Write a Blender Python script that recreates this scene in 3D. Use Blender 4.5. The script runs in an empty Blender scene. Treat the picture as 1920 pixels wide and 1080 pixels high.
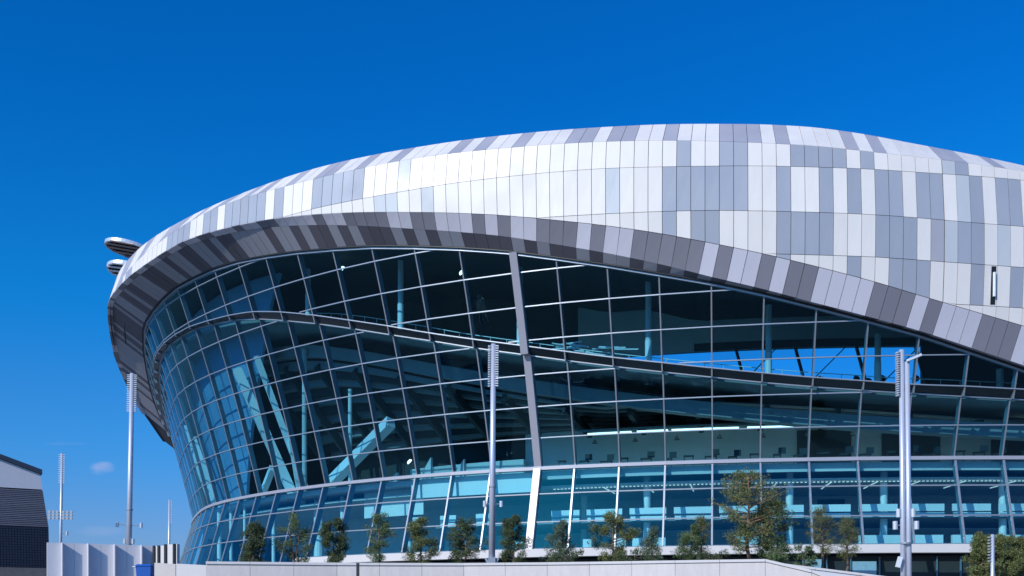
import bpy, math, random
import numpy as np
from mathutils import Vector, Matrix
random.seed(7)
R = math.radians
scn = bpy.context.scene
col = scn.collection

# ------------------------------------------------------------------ camera
cam_data = bpy.data.cameras.new('camera')
cam = bpy.data.objects.new('camera', cam_data); col.objects.link(cam)
cam.location = (0, 0, 1.7); cam.rotation_euler = (R(90), 0, 0)
cam_data.sensor_width = 36; cam_data.lens = 2050 / 1920 * 36
cam_data.shift_y = (1165.7 - 540) / 1920
cam_data.clip_end = 6000; cam_data.clip_start = .3
scn.camera = cam

# ------------------------------------------------------------------ sky and sun
SUN_EL, SUN_AZ = 31., 42.          # azimuth to the left of straight behind the camera
sd = Vector((-math.sin(R(SUN_AZ)) * math.cos(R(SUN_EL)), -math.cos(R(SUN_AZ)) * math.cos(R(SUN_EL)), math.sin(R(SUN_EL))))
world = bpy.data.worlds.new('World'); scn.world = world; world.use_nodes = True
nt = world.node_tree; nt.nodes.clear(); L = nt.links
def N(t, **k):
    n = nt.nodes.new(t)
    for a, b in k.items(): setattr(n, a, b)
    return n
sky = N('ShaderNodeTexSky', sky_type='NISHITA', sun_disc=False)
sky.sun_elevation = R(SUN_EL); sky.sun_rotation = math.atan2(sd.x, sd.y)
sky.air_density = 1.0; sky.dust_density = 1.0; sky.ozone_density = 5.0; sky.altitude = 200
hsv = N('ShaderNodeHueSaturation'); hsv.inputs['Saturation'].default_value = 1.2; hsv.inputs['Value'].default_value = 1.0; hsv.inputs['Hue'].default_value = .5
tintn = N('ShaderNodeMix', data_type='RGBA', blend_type='MULTIPLY'); tintn.inputs[0].default_value = 1
zsep = N('ShaderNodeSeparateXYZ'); tcs = N('ShaderNodeTexCoord'); L.new(tcs.outputs['Generated'], zsep.inputs[0])
ramp = N('ShaderNodeValToRGB'); L.new(zsep.outputs[2], ramp.inputs[0]); cr = ramp.color_ramp; cr.interpolation = 'EASE'
cr.elements[0].position = .06; cr.elements[0].color = (.50, .66, 1.03, 1); cr.elements[1].position = .45; cr.elements[1].color = (.02, .79, 1.28, 1)
for p_, c_ in ((.17, (.27, .78, 1.15, 1)), (.28, (.06, .86, 1.25, 1))):
    e_ = cr.elements.new(p_); e_.color = c_
L.new(ramp.outputs[0], tintn.inputs[7])
tc = N('ShaderNodeTexCoord'); noi = N('ShaderNodeTexNoise'); noi.inputs['Scale'].default_value = 26; noi.inputs['Detail'].default_value = 6
mp = N('ShaderNodeMapping'); mp.inputs['Scale'].default_value = (1, 1, 2.2)
L.new(tc.outputs['Generated'], mp.inputs['Vector']); L.new(mp.outputs[0], noi.inputs['Vector'])
def cloud(x, z, rx, rz):            # a small soft cloud round the direction (x, 1, z)
    sep = N('ShaderNodeSeparateXYZ'); L.new(tc.outputs['Generated'], sep.inputs[0])
    def M(op, a, b=None):
        m = N('ShaderNodeMath', operation=op)
        for i, v in enumerate((a, b)):
            if v is None: continue
            if isinstance(v, (int, float)): m.inputs[i].default_value = v
            else: L.new(v, m.inputs[i])
        return m.outputs[0]
    yy = M('MAXIMUM', sep.outputs[1], .02)
    dx = M('DIVIDE', M('SUBTRACT', M('DIVIDE', sep.outputs[0], yy), x), rx)
    dz = M('DIVIDE', M('SUBTRACT', M('DIVIDE', sep.outputs[2], yy), z), rz)
    r = M('ADD', M('MULTIPLY', dx, dx), M('MULTIPLY', dz, dz))
    front = M('GREATER_THAN', sep.outputs[1], .05)
    v = M('SUBTRACT', 1.0, r)
    v = M('ADD', v, M('MULTIPLY', M('SUBTRACT', noi.outputs[0], .5), 3.2))
    mr = N('ShaderNodeMapRange'); mr.interpolation_type = 'SMOOTHSTEP'
    mr.inputs['From Min'].default_value = .1; mr.inputs['From Max'].default_value = 1.3
    L.new(v, mr.inputs['Value'])
    return M('MULTIPLY', mr.outputs[0], front), M
c1, M = cloud(-.375, .140, .016, .0075)
c2, _ = cloud(-.372, .083, .026, .006)
c3, _ = cloud(-.41, .163, .022, .002)
tot = M('ADD', M('MULTIPLY', c1, .42), M('ADD', M('MULTIPLY', c2, .10), M('MULTIPLY', c3, .05)))
cm = N('ShaderNodeMix', data_type='RGBA'); cm.inputs[7].default_value = (5.2, 4.9, 6.6, 1)
bg = N('ShaderNodeBackground'); bg.inputs['Strength'].default_value = .127
out = N('ShaderNodeOutputWorld')
L.new(sky.outputs[0], hsv.inputs['Color']); L.new(hsv.outputs[0], tintn.inputs[6]); L.new(tintn.outputs[2], cm.inputs[6])
L.new(tot, cm.inputs[0]); L.new(cm.outputs[2], bg.inputs['Color']); L.new(bg.outputs[0], out.inputs[0])
sun_data = bpy.data.lights.new('sun', 'SUN'); sun_data.energy = 3.45; sun_data.angle = R(.5); sun_data.color = (1, .955, .89)
sun = bpy.data.objects.new('sun', sun_data); col.objects.link(sun)
sun.rotation_euler = (-sd).to_track_quat('-Z', 'Y').to_euler()
scn.view_settings.view_transform = 'Standard'; scn.view_settings.look = 'None'
scn.view_settings.exposure = 0; scn.view_settings.gamma = 1; scn.view_settings.use_curve_mapping = False
scn.cycles.transparent_max_bounces = 24; scn.cycles.max_bounces = 8

# ------------------------------------------------------------------ materials
def mat(name, colr, rough=.6, metal=0., noise=.0, nscale=3., spec=.5, vary=0., bump=0., bscale=20., stretch=(1, 1, 1), emit=0.):
    m = bpy.data.materials.new(name); m.use_nodes = True
    t = m.node_tree; b = t.nodes['Principled BSDF']
    b.inputs['Roughness'].default_value = rough; b.inputs['Metallic'].default_value = metal
    b.inputs['Specular IOR Level'].default_value = spec
    rgb = t.nodes.new('ShaderNodeRGB'); rgb.outputs[0].default_value = (*colr, 1)
    cur = rgb.outputs[0]
    co = t.nodes.new('ShaderNodeTexCoord'); mpn = t.nodes.new('ShaderNodeMapping'); mpn.inputs['Scale'].default_value = stretch
    t.links.new(co.outputs['Object'], mpn.inputs[0])
    def scale_by(src, lo, hi, cur):
        mr = t.nodes.new('ShaderNodeMapRange'); mr.inputs['To Min'].default_value = lo; mr.inputs['To Max'].default_value = hi
        t.links.new(src, mr.inputs['Value'])
        mx = t.nodes.new('ShaderNodeVectorMath'); mx.operation = 'SCALE'
        t.links.new(cur, mx.inputs[0]); t.links.new(mr.outputs[0], mx.inputs['Scale'])
        return mx.outputs[0]
    if noise:
        no = t.nodes.new('ShaderNodeTexNoise'); no.inputs['Scale'].default_value = nscale; no.inputs['Detail'].default_value = 7
        no.inputs['Roughness'].default_value = .65
        t.links.new(mpn.outputs[0], no.inputs['Vector']); cur = scale_by(no.outputs[0], 1 - noise, 1 + noise, cur)
    if vary:
        oi = t.nodes.new('ShaderNodeObjectInfo'); cur = scale_by(oi.outputs['Random'], 1 - vary, 1 + vary, cur)
    t.links.new(cur, b.inputs['Base Color'])
    if bump:
        nb = t.nodes.new('ShaderNodeTexNoise'); nb.inputs['Scale'].default_value = bscale; nb.inputs['Detail'].default_value = 4
        t.links.new(mpn.outputs[0], nb.inputs['Vector'])
        bn = t.nodes.new('ShaderNodeBump'); bn.inputs['Strength'].default_value = bump; bn.inputs['Distance'].default_value = .05
        t.links.new(nb.outputs[0], bn.inputs['Height']); t.links.new(bn.outputs[0], b.inputs['Normal'])
    if name.startswith('clad'):
        n2 = t.nodes.new('ShaderNodeTexNoise'); n2.inputs['Scale'].default_value = .35; n2.inputs['Detail'].default_value = 5
        t.links.new(co.outputs['Object'], n2.inputs['Vector'])
        m2 = t.nodes.new('ShaderNodeMapRange'); m2.inputs['From Min'].default_value = .3; m2.inputs['From Max'].default_value = .7
        m2.inputs['To Min'].default_value = rough - .16; m2.inputs['To Max'].default_value = rough + .12
        t.links.new(n2.outputs[0], m2.inputs['Value']); t.links.new(m2.outputs[0], b.inputs['Roughness'])
    if emit:
        b.inputs['Emission Color'].default_value = (*colr, 1); b.inputs['Emission Strength'].default_value = emit
    return m
def glass(name, tint, ior, refl=(1, 1, 1), vary=.08, rough=0.0, add=0.):
    m = bpy.data.materials.new(name); m.use_nodes = True
    t = m.node_tree; t.nodes.clear(); l = t.links
    o = t.nodes.new('ShaderNodeOutputMaterial'); tr = t.nodes.new('ShaderNodeBsdfTransparent'); gl = t.nodes.new('ShaderNodeBsdfGlossy')
    gl.inputs['Roughness'].default_value = rough; gl.inputs['Color'].default_value = (*refl, 1)
    oi = t.nodes.new('ShaderNodeObjectInfo'); mr = t.nodes.new('ShaderNodeMapRange'); mr.inputs['To Min'].default_value = 1 - vary; mr.inputs['To Max'].default_value = 1 + vary
    l.new(oi.outputs['Random'], mr.inputs['Value'])
    sc = t.nodes.new('ShaderNodeVectorMath'); sc.operation = 'SCALE'; sc.inputs[0].default_value = tint
    l.new(mr.outputs[0], sc.inputs['Scale']); l.new(sc.outputs[0], tr.inputs['Color'])
    # slight waviness of real panes
    no = t.nodes.new('ShaderNodeTexNoise'); no.inputs['Scale'].default_value = .45; no.inputs['Detail'].default_value = 2
    co = t.nodes.new('ShaderNodeTexCoord'); l.new(co.outputs['Object'], no.inputs['Vector'])
    bn = t.nodes.new('ShaderNodeBump'); bn.inputs['Strength'].default_value = .25; bn.inputs['Distance'].default_value = .04
    l.new(no.outputs[0], bn.inputs['Height']); l.new(bn.outputs[0], gl.inputs['Normal'])
    fr = t.nodes.new('ShaderNodeFresnel'); fr.inputs['IOR'].default_value = ior
    geo = t.nodes.new('ShaderNodeNewGeometry')
    ad = t.nodes.new('ShaderNodeMath'); ad.operation = 'ADD'; ad.inputs[1].default_value = add; ad.use_clamp = True
    l.new(fr.outputs[0], ad.inputs[0])
    mx = t.nodes.new('ShaderNodeMixShader'); l.new(ad.outputs[0], mx.inputs[0]); l.new(tr.outputs[0], mx.inputs[1]); l.new(gl.outputs[0], mx.inputs[2])
    cl = t.nodes.new('ShaderNodeBsdfTransparent')
    m2 = t.nodes.new('ShaderNodeMixShader'); l.new(geo.outputs['Backfacing'], m2.inputs[0]); l.new(mx.outputs[0], m2.inputs[1]); l.new(cl.outputs[0], m2.inputs[2])
    l.new(m2.outputs[0], o.inputs[0])
    return m
MT = dict(
    clad_light=mat('clad_light', (.84, .768, .715), .54, .04, noise=.05, nscale=.5, vary=.035, bump=.12, bscale=1.2, stretch=(2.2, 2.2, .35)),
    clad_grey=mat('clad_grey', (.58, .585, .60), .54, .08, noise=.06, nscale=.5, vary=.04, bump=.12, bscale=1.2, stretch=(2.2, 2.2, .35)),
    clad_dark=mat('clad_dark', (.385, .40, .455), .54, .08, noise=.06, nscale=.5, vary=.05, bump=.12, bscale=1.2, stretch=(2.2, 2.2, .35)),
    clad_mauve=mat('clad_mauve', (.45, .43, .475), .54, .08, noise=.06, nscale=.4, vary=.05, bump=.12, bscale=1.2),
    fas_light=mat('fascia_light', (.64, .60, .66), .5, .08, noise=.05, nscale=.5, vary=.05),  # same panels as the cladding, their weaker light put into a darker tone
    fas_dark=mat('fascia_dark', (.235, .22, .255), .5, .05, noise=.06, nscale=.5, vary=.08),
    sof_light=mat('soffit_light', (.34, .33, .37), .5, .1, noise=.06, nscale=.5, vary=.05),  # darker again: shade under the rim put into the panel colour
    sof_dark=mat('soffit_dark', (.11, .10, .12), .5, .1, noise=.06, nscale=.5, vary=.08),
    sky_reflection_blue=mat('sky_reflection_blue', (.15, .32, .50), .6, 0, noise=.25, nscale=.25),  # painted reflection: blue of the sky mirrored in the far-left glass
    backing=mat('backing', (.05, .05, .06), .8),
    black=mat('black_gasket', (.012, .013, .016), .5),
    alu=mat('aluminium', (.37, .38, .42), .38, .5, noise=.05, nscale=1.2, vary=.04),
    alu_lilac=mat('aluminium_lilac', (.44, .42, .47), .45, .3, noise=.06, nscale=1.0),
    fin=mat('fin_metal', (.13, .22, .29), .5, .2),
    belt=mat('belt_panel', (.035, .045, .055), .22, .2, vary=.2, spec=.6),
    white=mat('white_paint', (.78, .79, .80), .5, noise=.04, nscale=1.),
    concrete=mat('concrete_pale', (.60, .60, .60), .75, noise=.12, nscale=.7),
    interior=mat('interior_wall', (.58, .60, .60), .8, noise=.15, nscale=.35, vary=.1),
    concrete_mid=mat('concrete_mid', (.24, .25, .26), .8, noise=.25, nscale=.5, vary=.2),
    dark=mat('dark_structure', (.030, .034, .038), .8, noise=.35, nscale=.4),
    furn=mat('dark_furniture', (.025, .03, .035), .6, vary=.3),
    trough=mat('light_tube', (.92, 1, .98), .5, emit=2.6),
    strip=mat('led_strip', (.9, 1, 1), .5, emit=.75),
    lamp=mat('lamp_glow', (1, .97, .9), .5, emit=3.0),
    pale_wall=mat('pale_stone', (.68, .60, .57), .8, noise=.20, nscale=1.1, bump=.2, bscale=14, vary=.04, stretch=(3, 3, .8)),
    coping=mat('coping_stone', (.70, .64, .62), .75, noise=.07, nscale=2.5, bump=.15, bscale=20),
    beige=mat('beige_stone', (.66, .58, .53), .85, noise=.12, nscale=2.),
    mast=mat('galvanised_steel', (.62, .63, .72), .40, .35, noise=.06, nscale=2.5),
    mast_unit=mat('lamp_housing', (.60, .62, .68), .45, .2),
    fix=mat('fixture_grey', (.34, .37, .42), .5, .3),
    asphalt=mat('mixed_city_ground', (.15, .155, .165), .9, noise=.5, nscale=.03),
    paving=mat('paving', (.17, .17, .18), .85, noise=.2, nscale=.3),
    soil=mat('soil', (.035, .028, .02), .95, noise=.4, nscale=2.),
    slat=mat('grey_slat', (.17, .165, .20), .6, .1, vary=.1),
    tile=mat('dark_tile', (.022, .024, .040), .35, vary=.3),
    roofcap=mat('roof_metal', (.06, .07, .10), .5, .3),
    lilac_wall=mat('lilac_render', (.68, .65, .68), .8, noise=.04, nscale=1.),
    base_wall=mat('grey_brown_wall', (.16, .145, .14), .9, noise=.4, nscale=1.6),
    blue=mat('blue_plastic', (.01, .10, .42), .45),
    bark=mat('bark', (.17, .12, .085), .9, noise=.4, nscale=8.),
    bark_pine=mat('bark_pine', (.30, .17, .10), .9, noise=.45, nscale=6.),
    poster=mat('poster_board', (.35, .50, .62), .5, noise=.25, nscale=3.),
    brown=mat('brown_louvre', (.42, .31, .28), .45, .2, vary=.25),
    steel_pale=mat('pale_steel', (.75, .76, .78), .3, .4),
    blue_grey=mat('blue_grey_louvre', (.66, .70, .78), .5, .1),
)
MT['glass_up'] = glass('glass_upper', (.42, .77, .88), 3.0, (.30, .76, 1), .10, add=-.20)
MT['glass_low'] = glass('glass_lower', (.54, .89, .95), 1.95, (.70, .95, 1.0), .06, add=-.02)
def leaf_mat(name, a, b):
    m = bpy.data.materials.new(name); m.use_nodes = True; t = m.node_tree; p = t.nodes['Principled BSDF']
    g = t.nodes.new('ShaderNodeNewGeometry'); r = t.nodes.new('ShaderNodeValToRGB')
    r.color_ramp.elements[0].color = (*a, 1); r.color_ramp.elements[1].color = (*b, 1)
    t.links.new(g.outputs['Random Per Island'], r.inputs[0]); t.links.new(r.outputs[0], p.inputs['Base Color'])
    p.inputs['Roughness'].default_value = .7; p.inputs['Specular IOR Level'].default_value = .25
    return m
LEAF = dict(dark=leaf_mat('leaf_dark', (.032, .055, .03), (.15, .18, .075)),
            mid=leaf_mat('leaf_mid', (.045, .08, .035), (.20, .26, .11)),
            bluish=leaf_mat('leaf_bluish', (.05, .09, .065), (.20, .26, .17)),
            olive=leaf_mat('leaf_olive', (.05, .075, .025), (.26, .27, .10)),
            dry=leaf_mat('leaf_dry', (.08, .06, .045), (.20, .15, .10)))

# ------------------------------------------------------------------ object helpers
def mesh(name, V, Fc, m, smooth=False):
    me = bpy.data.meshes.new(name); me.from_pydata([tuple(v) for v in V], [], Fc)
    if m is not None: me.materials.append(m)
    if smooth: me.polygons.foreach_set('use_smooth', [True] * len(me.polygons))
    me.update(); return me
def link(name, me, parent=None, loc=None, kind=None):
    o = bpy.data.objects.new(name, me); col.objects.link(o)
    if parent is not None: o.parent = parent
    if loc is not None: o.location = loc
    if kind: o['kind'] = kind
    return o
def part(name, V, Fc, m, parent, smooth=False, kind=None, label=None):
    o = link(name, mesh(name, V, Fc, m, smooth), parent, kind=kind)
    if label: o['label'] = label
    return o
def empty(name, loc, label, cat, group=None, rz=0):
    o = bpy.data.objects.new(name, None); col.objects.link(o); o.location = loc; o.rotation_euler = (0, 0, rz)
    o['label'] = label; o['category'] = cat
    if group: o['group'] = group
    o.empty_display_size = .5
    return o
def structure(name, V, Fc, m):
    return link(name, mesh(name, V, Fc, m), kind='structure')
class MB:
    def __init__(s): s.V = []; s.F = []
    def add(s, V, Fc):
        n = len(s.V); s.V += [tuple(v) for v in V]; s.F += [tuple(i + n for i in f) for f in Fc]; return s
    def box(s, x0, x1, y0, y1, z0, z1):
        return s.add([(x0, y0, z0), (x1, y0, z0), (x1, y1, z0), (x0, y1, z0), (x0, y0, z1), (x1, y0, z1), (x1, y1, z1), (x0, y1, z1)], BOXF)
    def tube(s, a, b, r0, r1=None, n=10):
        r1 = r0 if r1 is None else r1
        a = Vector(a); b = Vector(b); d = (b - a).normalized(); u = d.orthogonal().normalized(); w = d.cross(u)
        V = [a + (u * math.cos(2 * math.pi * i / n) + w * math.sin(2 * math.pi * i / n)) * r0 for i in range(n)] + \
            [b + (u * math.cos(2 * math.pi * i / n) + w * math.sin(2 * math.pi * i / n)) * r1 for i in range(n)]
        return s.add(V, [(i, (i + 1) % n, n + (i + 1) % n, n + i) for i in range(n)] + [tuple(range(n))[::-1], tuple(range(n, 2 * n))])
    def beam(s, a, b, w, h, up=(0, 0, 1)):
        a = Vector(a); b = Vector(b); d = (b - a).normalized(); sx = d.cross(Vector(up)).normalized(); sy = sx.cross(d)
        V = [p + sx * w / 2 * i + sy * h / 2 * j for p in (a, b) for i, j in ((-1, -1), (1, -1), (1, 1), (-1, 1))]
        return s.add(V, [(0, 3, 2, 1), (4, 5, 6, 7), (0, 1, 5, 4), (1, 2, 6, 5), (2, 3, 7, 6), (3, 0, 4, 7)])
    def done(s, name, m, parent=None, smooth=False, kind=None, label=None): return part(name, s.V, s.F, m, parent, smooth, kind, label)
BOXF = [(0, 3, 2, 1), (4, 5, 6, 7), (0, 1, 5, 4), (1, 2, 6, 5), (2, 3, 7, 6), (3, 0, 4, 7)]

# ------------------------------------------------------------------ ground
structure('ground', [(-3000, -2000, 0), (3000, -2000, 0), (3000, 4000, 0), (-3000, 4000, 0)], [(0, 1, 2, 3)], MT['asphalt'])
pod = [(-140, 57.4), (-19.2, 57.4), (-15.6, 57.4), (-3, 57.2), (6, 56.2), (13.2, 55.6), (60, 60), (140, 70), (140, 260), (-140, 260)]
n = len(pod)
structure('plaza', [(x, y, 3.6) for x, y in pod] + [(x, y, -.2) for x, y in pod],
          [tuple(range(n))] + [(i, i + n, (i + 1) % n + n, (i + 1) % n) for i in range(n)], MT['paving'])

# ------------------------------------------------------------------ stadium surfaces (heights from the stadium datum, 1.7 m up)
EYE = 1.7
KU = [-30, -24, -19, -14, -10, -6, -2, 2, 6, 10, 14, 18, 22]
KT = [-2.3, -1.9, -1.5, -1.24, -1.20, -.8785, -.6988, -.4628, -.2746, -.1209, .0, .06, .15]
BAY = 4.068; ZW = 13.9
cu = np.linspace(-34, 24, 1161)
ct = np.convolve(np.pad(np.interp(cu, KU, KT), 20, mode='edge'), np.ones(41) / 41, 'valid')
ds = (cu[1] - cu[0]) * BAY
cx = np.concatenate([[0], np.cumsum(np.cos((ct[:-1] + ct[1:]) / 2) * ds)]); cy = np.concatenate([[0], np.cumsum(np.sin((ct[:-1] + ct[1:]) / 2) * ds)])
cx += 17.407 - np.interp(8, cu, cx); cy += 95 - np.interp(8, cu, cy)
cnx, cny = np.sin(ct), -np.cos(ct)
def itp(xs, ys): return lambda u: float(np.interp(u, xs, ys))
def P(u, d, z):
    return Vector((float(np.interp(u, cu, cx) + np.interp(u, cu, cnx) * d), float(np.interp(u, cu, cy) + np.interp(u, cu, cny) * d), z))
def dg(u, z):
    h = z - ZW
    return (.2751 * h + .0031 * h * h) * (1 + .1044 * (min(max(u, -14), 15) - 3) / 10) if h > 0 else -.3 * h
UO = [-30.0, -26.0, -24.0, -22.0, -20.0, -18.0, -16.0, -14.0, -12.0, -10.0, -8.0, -6.0, -4.0, -3.0, -2.0, -1.0, 0.0, 1.0, 2.0, 3.0, 4.0, 5.0, 6.0, 7.0, 8.0, 9.0, 10.0, 11.0, 12.0, 13.0, 14.0, 15.0, 16.0, 18.0, 20.0, 24.0]
ZG = [13.0, 13.0, 16.0, 20.0, 24.0, 28.0, 31.0, 33.5, 35.1, 35.8, 35.79, 36.16, 36.04, 35.81, 35.36, 34.89, 34.34, 33.81, 33.11, 32.41, 31.64, 30.69, 29.76, 28.79, 27.86, 26.81, 25.68, 24.56, 23.43, 22.13, 20.88, 19.58, 18.28, 15.58, 12.88, 10.18]
ZE = [14.0, 14.0, 17.0, 21.5, 26.0, 30.5, 34.0, 36.4, 37.9, 38.4, 37.79, 37.69, 38.02, 37.89, 37.64, 37.29, 36.79, 36.16, 35.49, 34.84, 34.16, 33.34, 32.54, 31.66, 30.64, 29.61, 28.49, 27.36, 26.11, 24.98, 23.91, 22.88, 21.73, 19.43, 17.13, 14.83]
ZJ1 = [24.0, 24.0, 24.0, 26.67, 29.33, 32.0, 34.2, 36.4, 37.47, 38.14, 38.42, 39.09, 39.84, 40.27, 40.39, 40.29, 40.32, 40.32, 40.34, 40.27, 40.14, 40.02, 39.84, 39.62, 39.32, 38.99, 38.64, 38.17, 37.74, 37.36, 36.91, 36.29, 35.74, 34.5, 33.25, 32.0]
ZS = [30.0, 30.0, 30.0, 32.33, 34.67, 37.0, 38.6, 40.2, 40.87, 41.87, 41.42, 41.37, 41.52, 41.72, 41.94, 42.19, 42.34, 42.32, 42.32, 42.34, 42.32, 42.29, 42.24, 42.12, 41.92, 41.72, 41.42, 40.84, 40.09, 39.47, 38.84, 38.14, 37.39, 36.0, 34.75, 33.5]
ZBT = [20.4, 20.4, 20.4, 22.9, 25.4, 27.5, 29.6, 30.8, 32.0, 32.41, 32.41, 32.29, 31.71, 31.29, 30.49, 29.49, 28.39, 27.31, 26.18, 25.23, 24.36, 23.51, 22.73, 22.08, 21.46, 20.91, 20.43, 20.08, 19.71, 19.56, 19.33, 19.13, 18.96, 18.96, 18.96, 18.96]
ZBB = [19.6, 19.6, 19.6, 22.1, 24.6, 26.7, 28.8, 30.05, 31.3, 32.04, 32.21, 32.09, 31.31, 30.64, 29.71, 28.74, 27.66, 26.56, 25.56, 24.53, 23.66, 22.81, 22.06, 21.38, 20.78, 20.21, 19.76, 19.38, 19.08, 18.81, 18.58, 18.38, 18.21, 18.21, 18.21, 18.21]
ZJ2 = [37.04, 37.04, 37.04, 37.04, 37.04, 37.04, 37.04, 37.04, 37.04, 37.04, 37.04, 37.04, 37.04, 37.04, 37.04, 37.21, 37.31, 37.24, 37.21, 37.26, 37.24, 37.21, 37.16, 36.99, 36.84, 36.71, 36.54, 36.39, 36.16, 36.04, 35.86, 35.64, 35.41, 35.41, 35.41, 35.41]
ZJ3 = [33.71, 33.71, 33.71, 33.71, 33.71, 33.71, 33.71, 33.71, 33.71, 33.71, 33.71, 33.71, 33.71, 33.71, 33.71, 33.71, 33.71, 33.71, 33.71, 33.71, 33.71, 33.56, 33.44, 33.34, 33.21, 32.99, 32.79, 32.59, 32.31, 32.04, 31.89, 31.71, 31.71, 31.71, 31.71, 31.71]
ZJ4 = [29.71, 29.71, 29.71, 29.71, 29.71, 29.71, 29.71, 29.71, 29.71, 29.71, 29.71, 29.71, 29.71, 29.71, 29.71, 29.71, 29.71, 29.71, 29.71, 29.71, 29.71, 29.71, 29.71, 29.71, 29.71, 29.66, 29.44, 29.26, 28.96, 28.74, 28.56, 28.41, 28.41, 28.41, 28.41, 28.41]
ZJ5 = [25.66, 25.66, 25.66, 25.66, 25.66, 25.66, 25.66, 25.66, 25.66, 25.66, 25.66, 25.66, 25.66, 25.66, 25.66, 25.66, 25.66, 25.66, 25.66, 25.66, 25.66, 25.66, 25.66, 25.66, 25.66, 25.66, 25.66, 25.66, 25.66, 25.53, 25.36, 25.21, 25.21, 25.21, 25.21, 25.21]
ZJ1 = [z * (1 - max(0, min(.7, (u + 10) * .05)) / 100) for u, z in zip(UO, ZJ1)]
def smooth_tab(ys):
    # light smoothing so edges sweep rather than kink
    g = np.arange(-30, 24.01, .1); v = np.interp(g, UO, ys); k = np.hanning(13); k /= k.sum()
    v = np.convolve(np.pad(v, 6, mode='edge'), k, 'valid'); return itp(g, v)
zG, zE, zJ1, zS, zBT, zBB, zJ2, zJ3, zJ4, zJ5 = map(smooth_tab, (ZG, ZE, ZJ1, ZS, ZBT, ZBB, ZJ2, ZJ3, ZJ4, ZJ5))
dG = lambda u: dg(u, zG(u)) + .35
over = itp([-24, -20, -17, -14, -10, -4, 0, 4, 8, 14], [.6, 2.6, 4.0, 4.6, 4.3, 3.6, 2.5, 1.9, 1.6, 1.4])
dE = lambda u: dG(u) + over(u)
ffr = itp([-10, -4, 0, 4, 10], [.86, .84, .7, .6, .5])
dFl = lambda u: dG(u) + over(u) * ffr(u)
efd = itp([-12, -6, -2, 0, 2, 4, 6, 8, 10, 14, 18], [.1, .15, .3, .7, 1.15, 1.5, 2.0, 2.5, 2.7, 3.0, 2.9])
zFl = lambda u: max(zE(u) - efd(u), zG(u) + .12)
bJ = itp([-10, 0, 6], [-.1, -.2, -.3]); bS = itp([-12, -6, 0, 6], [-.8, -1.5, -2.6, -3.6])
def dc(u, z):
    a, b = zE(u), zJ1(u); h = (z - a) / max(b - a, .3); sc = (b - a) / 10
    if h <= 1:
        q = max(0., (h - .5) / .5)
        return dE(u) + .34 * sc * math.sin(math.pi * min(max(h, 0), 1) ** .9) + bJ(u) * q * q * (1.6 - .6 * q)
    k = (z - b) / max(zS(u) - b, .3)
    return dE(u) + bJ(u) + (bS(u) - bJ(u)) * k
U0, U1 = -19, 17

stadium = empty('stadium', (0, 0, EYE), 'curved glass-fronted stadium under a light and dark grey panelled metal rim', 'stadium')
def sweep(name, us, sec, m, parent=stadium, smooth=False, kind=None, label=None):
    V = []; Fc = []; k = None
    for u in us:
        s = sec(u); k = len(s); V += [P(u, d, z) for d, z in s]
    nn = len(us)
    for i in range(nn - 1):
        for j in range(k):
            a, b = i * k + j, i * k + (j + 1) % k
            Fc.append((a, b, b + k, a + k))
    Fc += [tuple(range(k))[::-1], tuple(range((nn - 1) * k, nn * k))]
    return part(name, V, Fc, m, parent, smooth, kind, label)
def rng(a, b, st=.5):
    n = max(1, int(round((b - a) / st))); return [a + (b - a) * i / n for i in range(n + 1)]
def bar(d0, d1, z0, z1):
    f = lambda v: v if callable(v) else (lambda u: v)
    d0, d1, z0, z1 = map(f, (d0, d1, z0, z1))
    return lambda u: [(d0(u), z0(u)), (d1(u), z0(u)), (d1(u), z1(u)), (d0(u), z1(u))]

# ---- mullion lines and glazing
ML = [i for i in range(-20, 4)] + [4.15] + [i for i in range(5, 18)]
def pos(u, off, z):
    j = int(np.searchsorted(ML, u, side='right')) - 1; j = max(0, min(j, len(ML) - 2))
    a, b = ML[j], ML[j + 1]; f = (u - a) / (b - a)
    return P(a, dg(a, z) + off, z).lerp(P(b, dg(b, z) + off, z), f)
def chord_frame(u):
    j = int(np.searchsorted(ML, u, side='right')) - 1; j = max(0, min(j, len(ML) - 2))
    t = (P(ML[j + 1], 0, 0) - P(ML[j], 0, 0)).normalized(); return t
RAIL = [ZW + 2.68 * k for k in range(1, 10)]
glz = itp([-2.2, -1.8], [3.4, 6.35])
zlow = lambda u: glz(u)
rp = random.Random(9)
def pane_geo(ua, ub, lo, hi, off, nc=4):
    """one flat pane between two mullions, clipped by the curves lo/hi"""
    e = .05; us = [ua + e / 4 + (ub - ua - e / 2) * i / nc for i in range(nc + 1)]
    pts = [(u, lo(u) + .04, hi(u) - .04) for u in us]
    keep = [(a, b) for a, b in zip(pts[:-1], pts[1:]) if (a[2] - a[1] > .05 or b[2] - b[1] > .05)]
    if not keep: return None
    V = []; Fc = []; area = 0
    cols = [keep[0][0]] + [k[1] for k in keep]
    for u, l, h in cols:
        if h < l + .01: h = l + .01
        ja, jb = rp.uniform(-.012, .012), rp.uniform(-.012, .012); V += [pos(u, off + ja, l), pos(u, off + jb, h), pos(u, off + jb - .03, h), pos(u, off + ja - .03, l)]
    for i in range(len(cols) - 1):
        for j in range(4):
            a, b = i * 4 + j, i * 4 + (j + 1) % 4
            Fc.append((b, a, a + 4, b + 4))
        area += abs((V[i*4+4] - V[i*4]).x) * (cols[i][2] - cols[i][1])
    Fc += [(0, 1, 2, 3), tuple(len(V) - 4 + k for k in (3, 2, 1, 0))]
    return area, V, Fc
panes = []; rp = random.Random(9)
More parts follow.
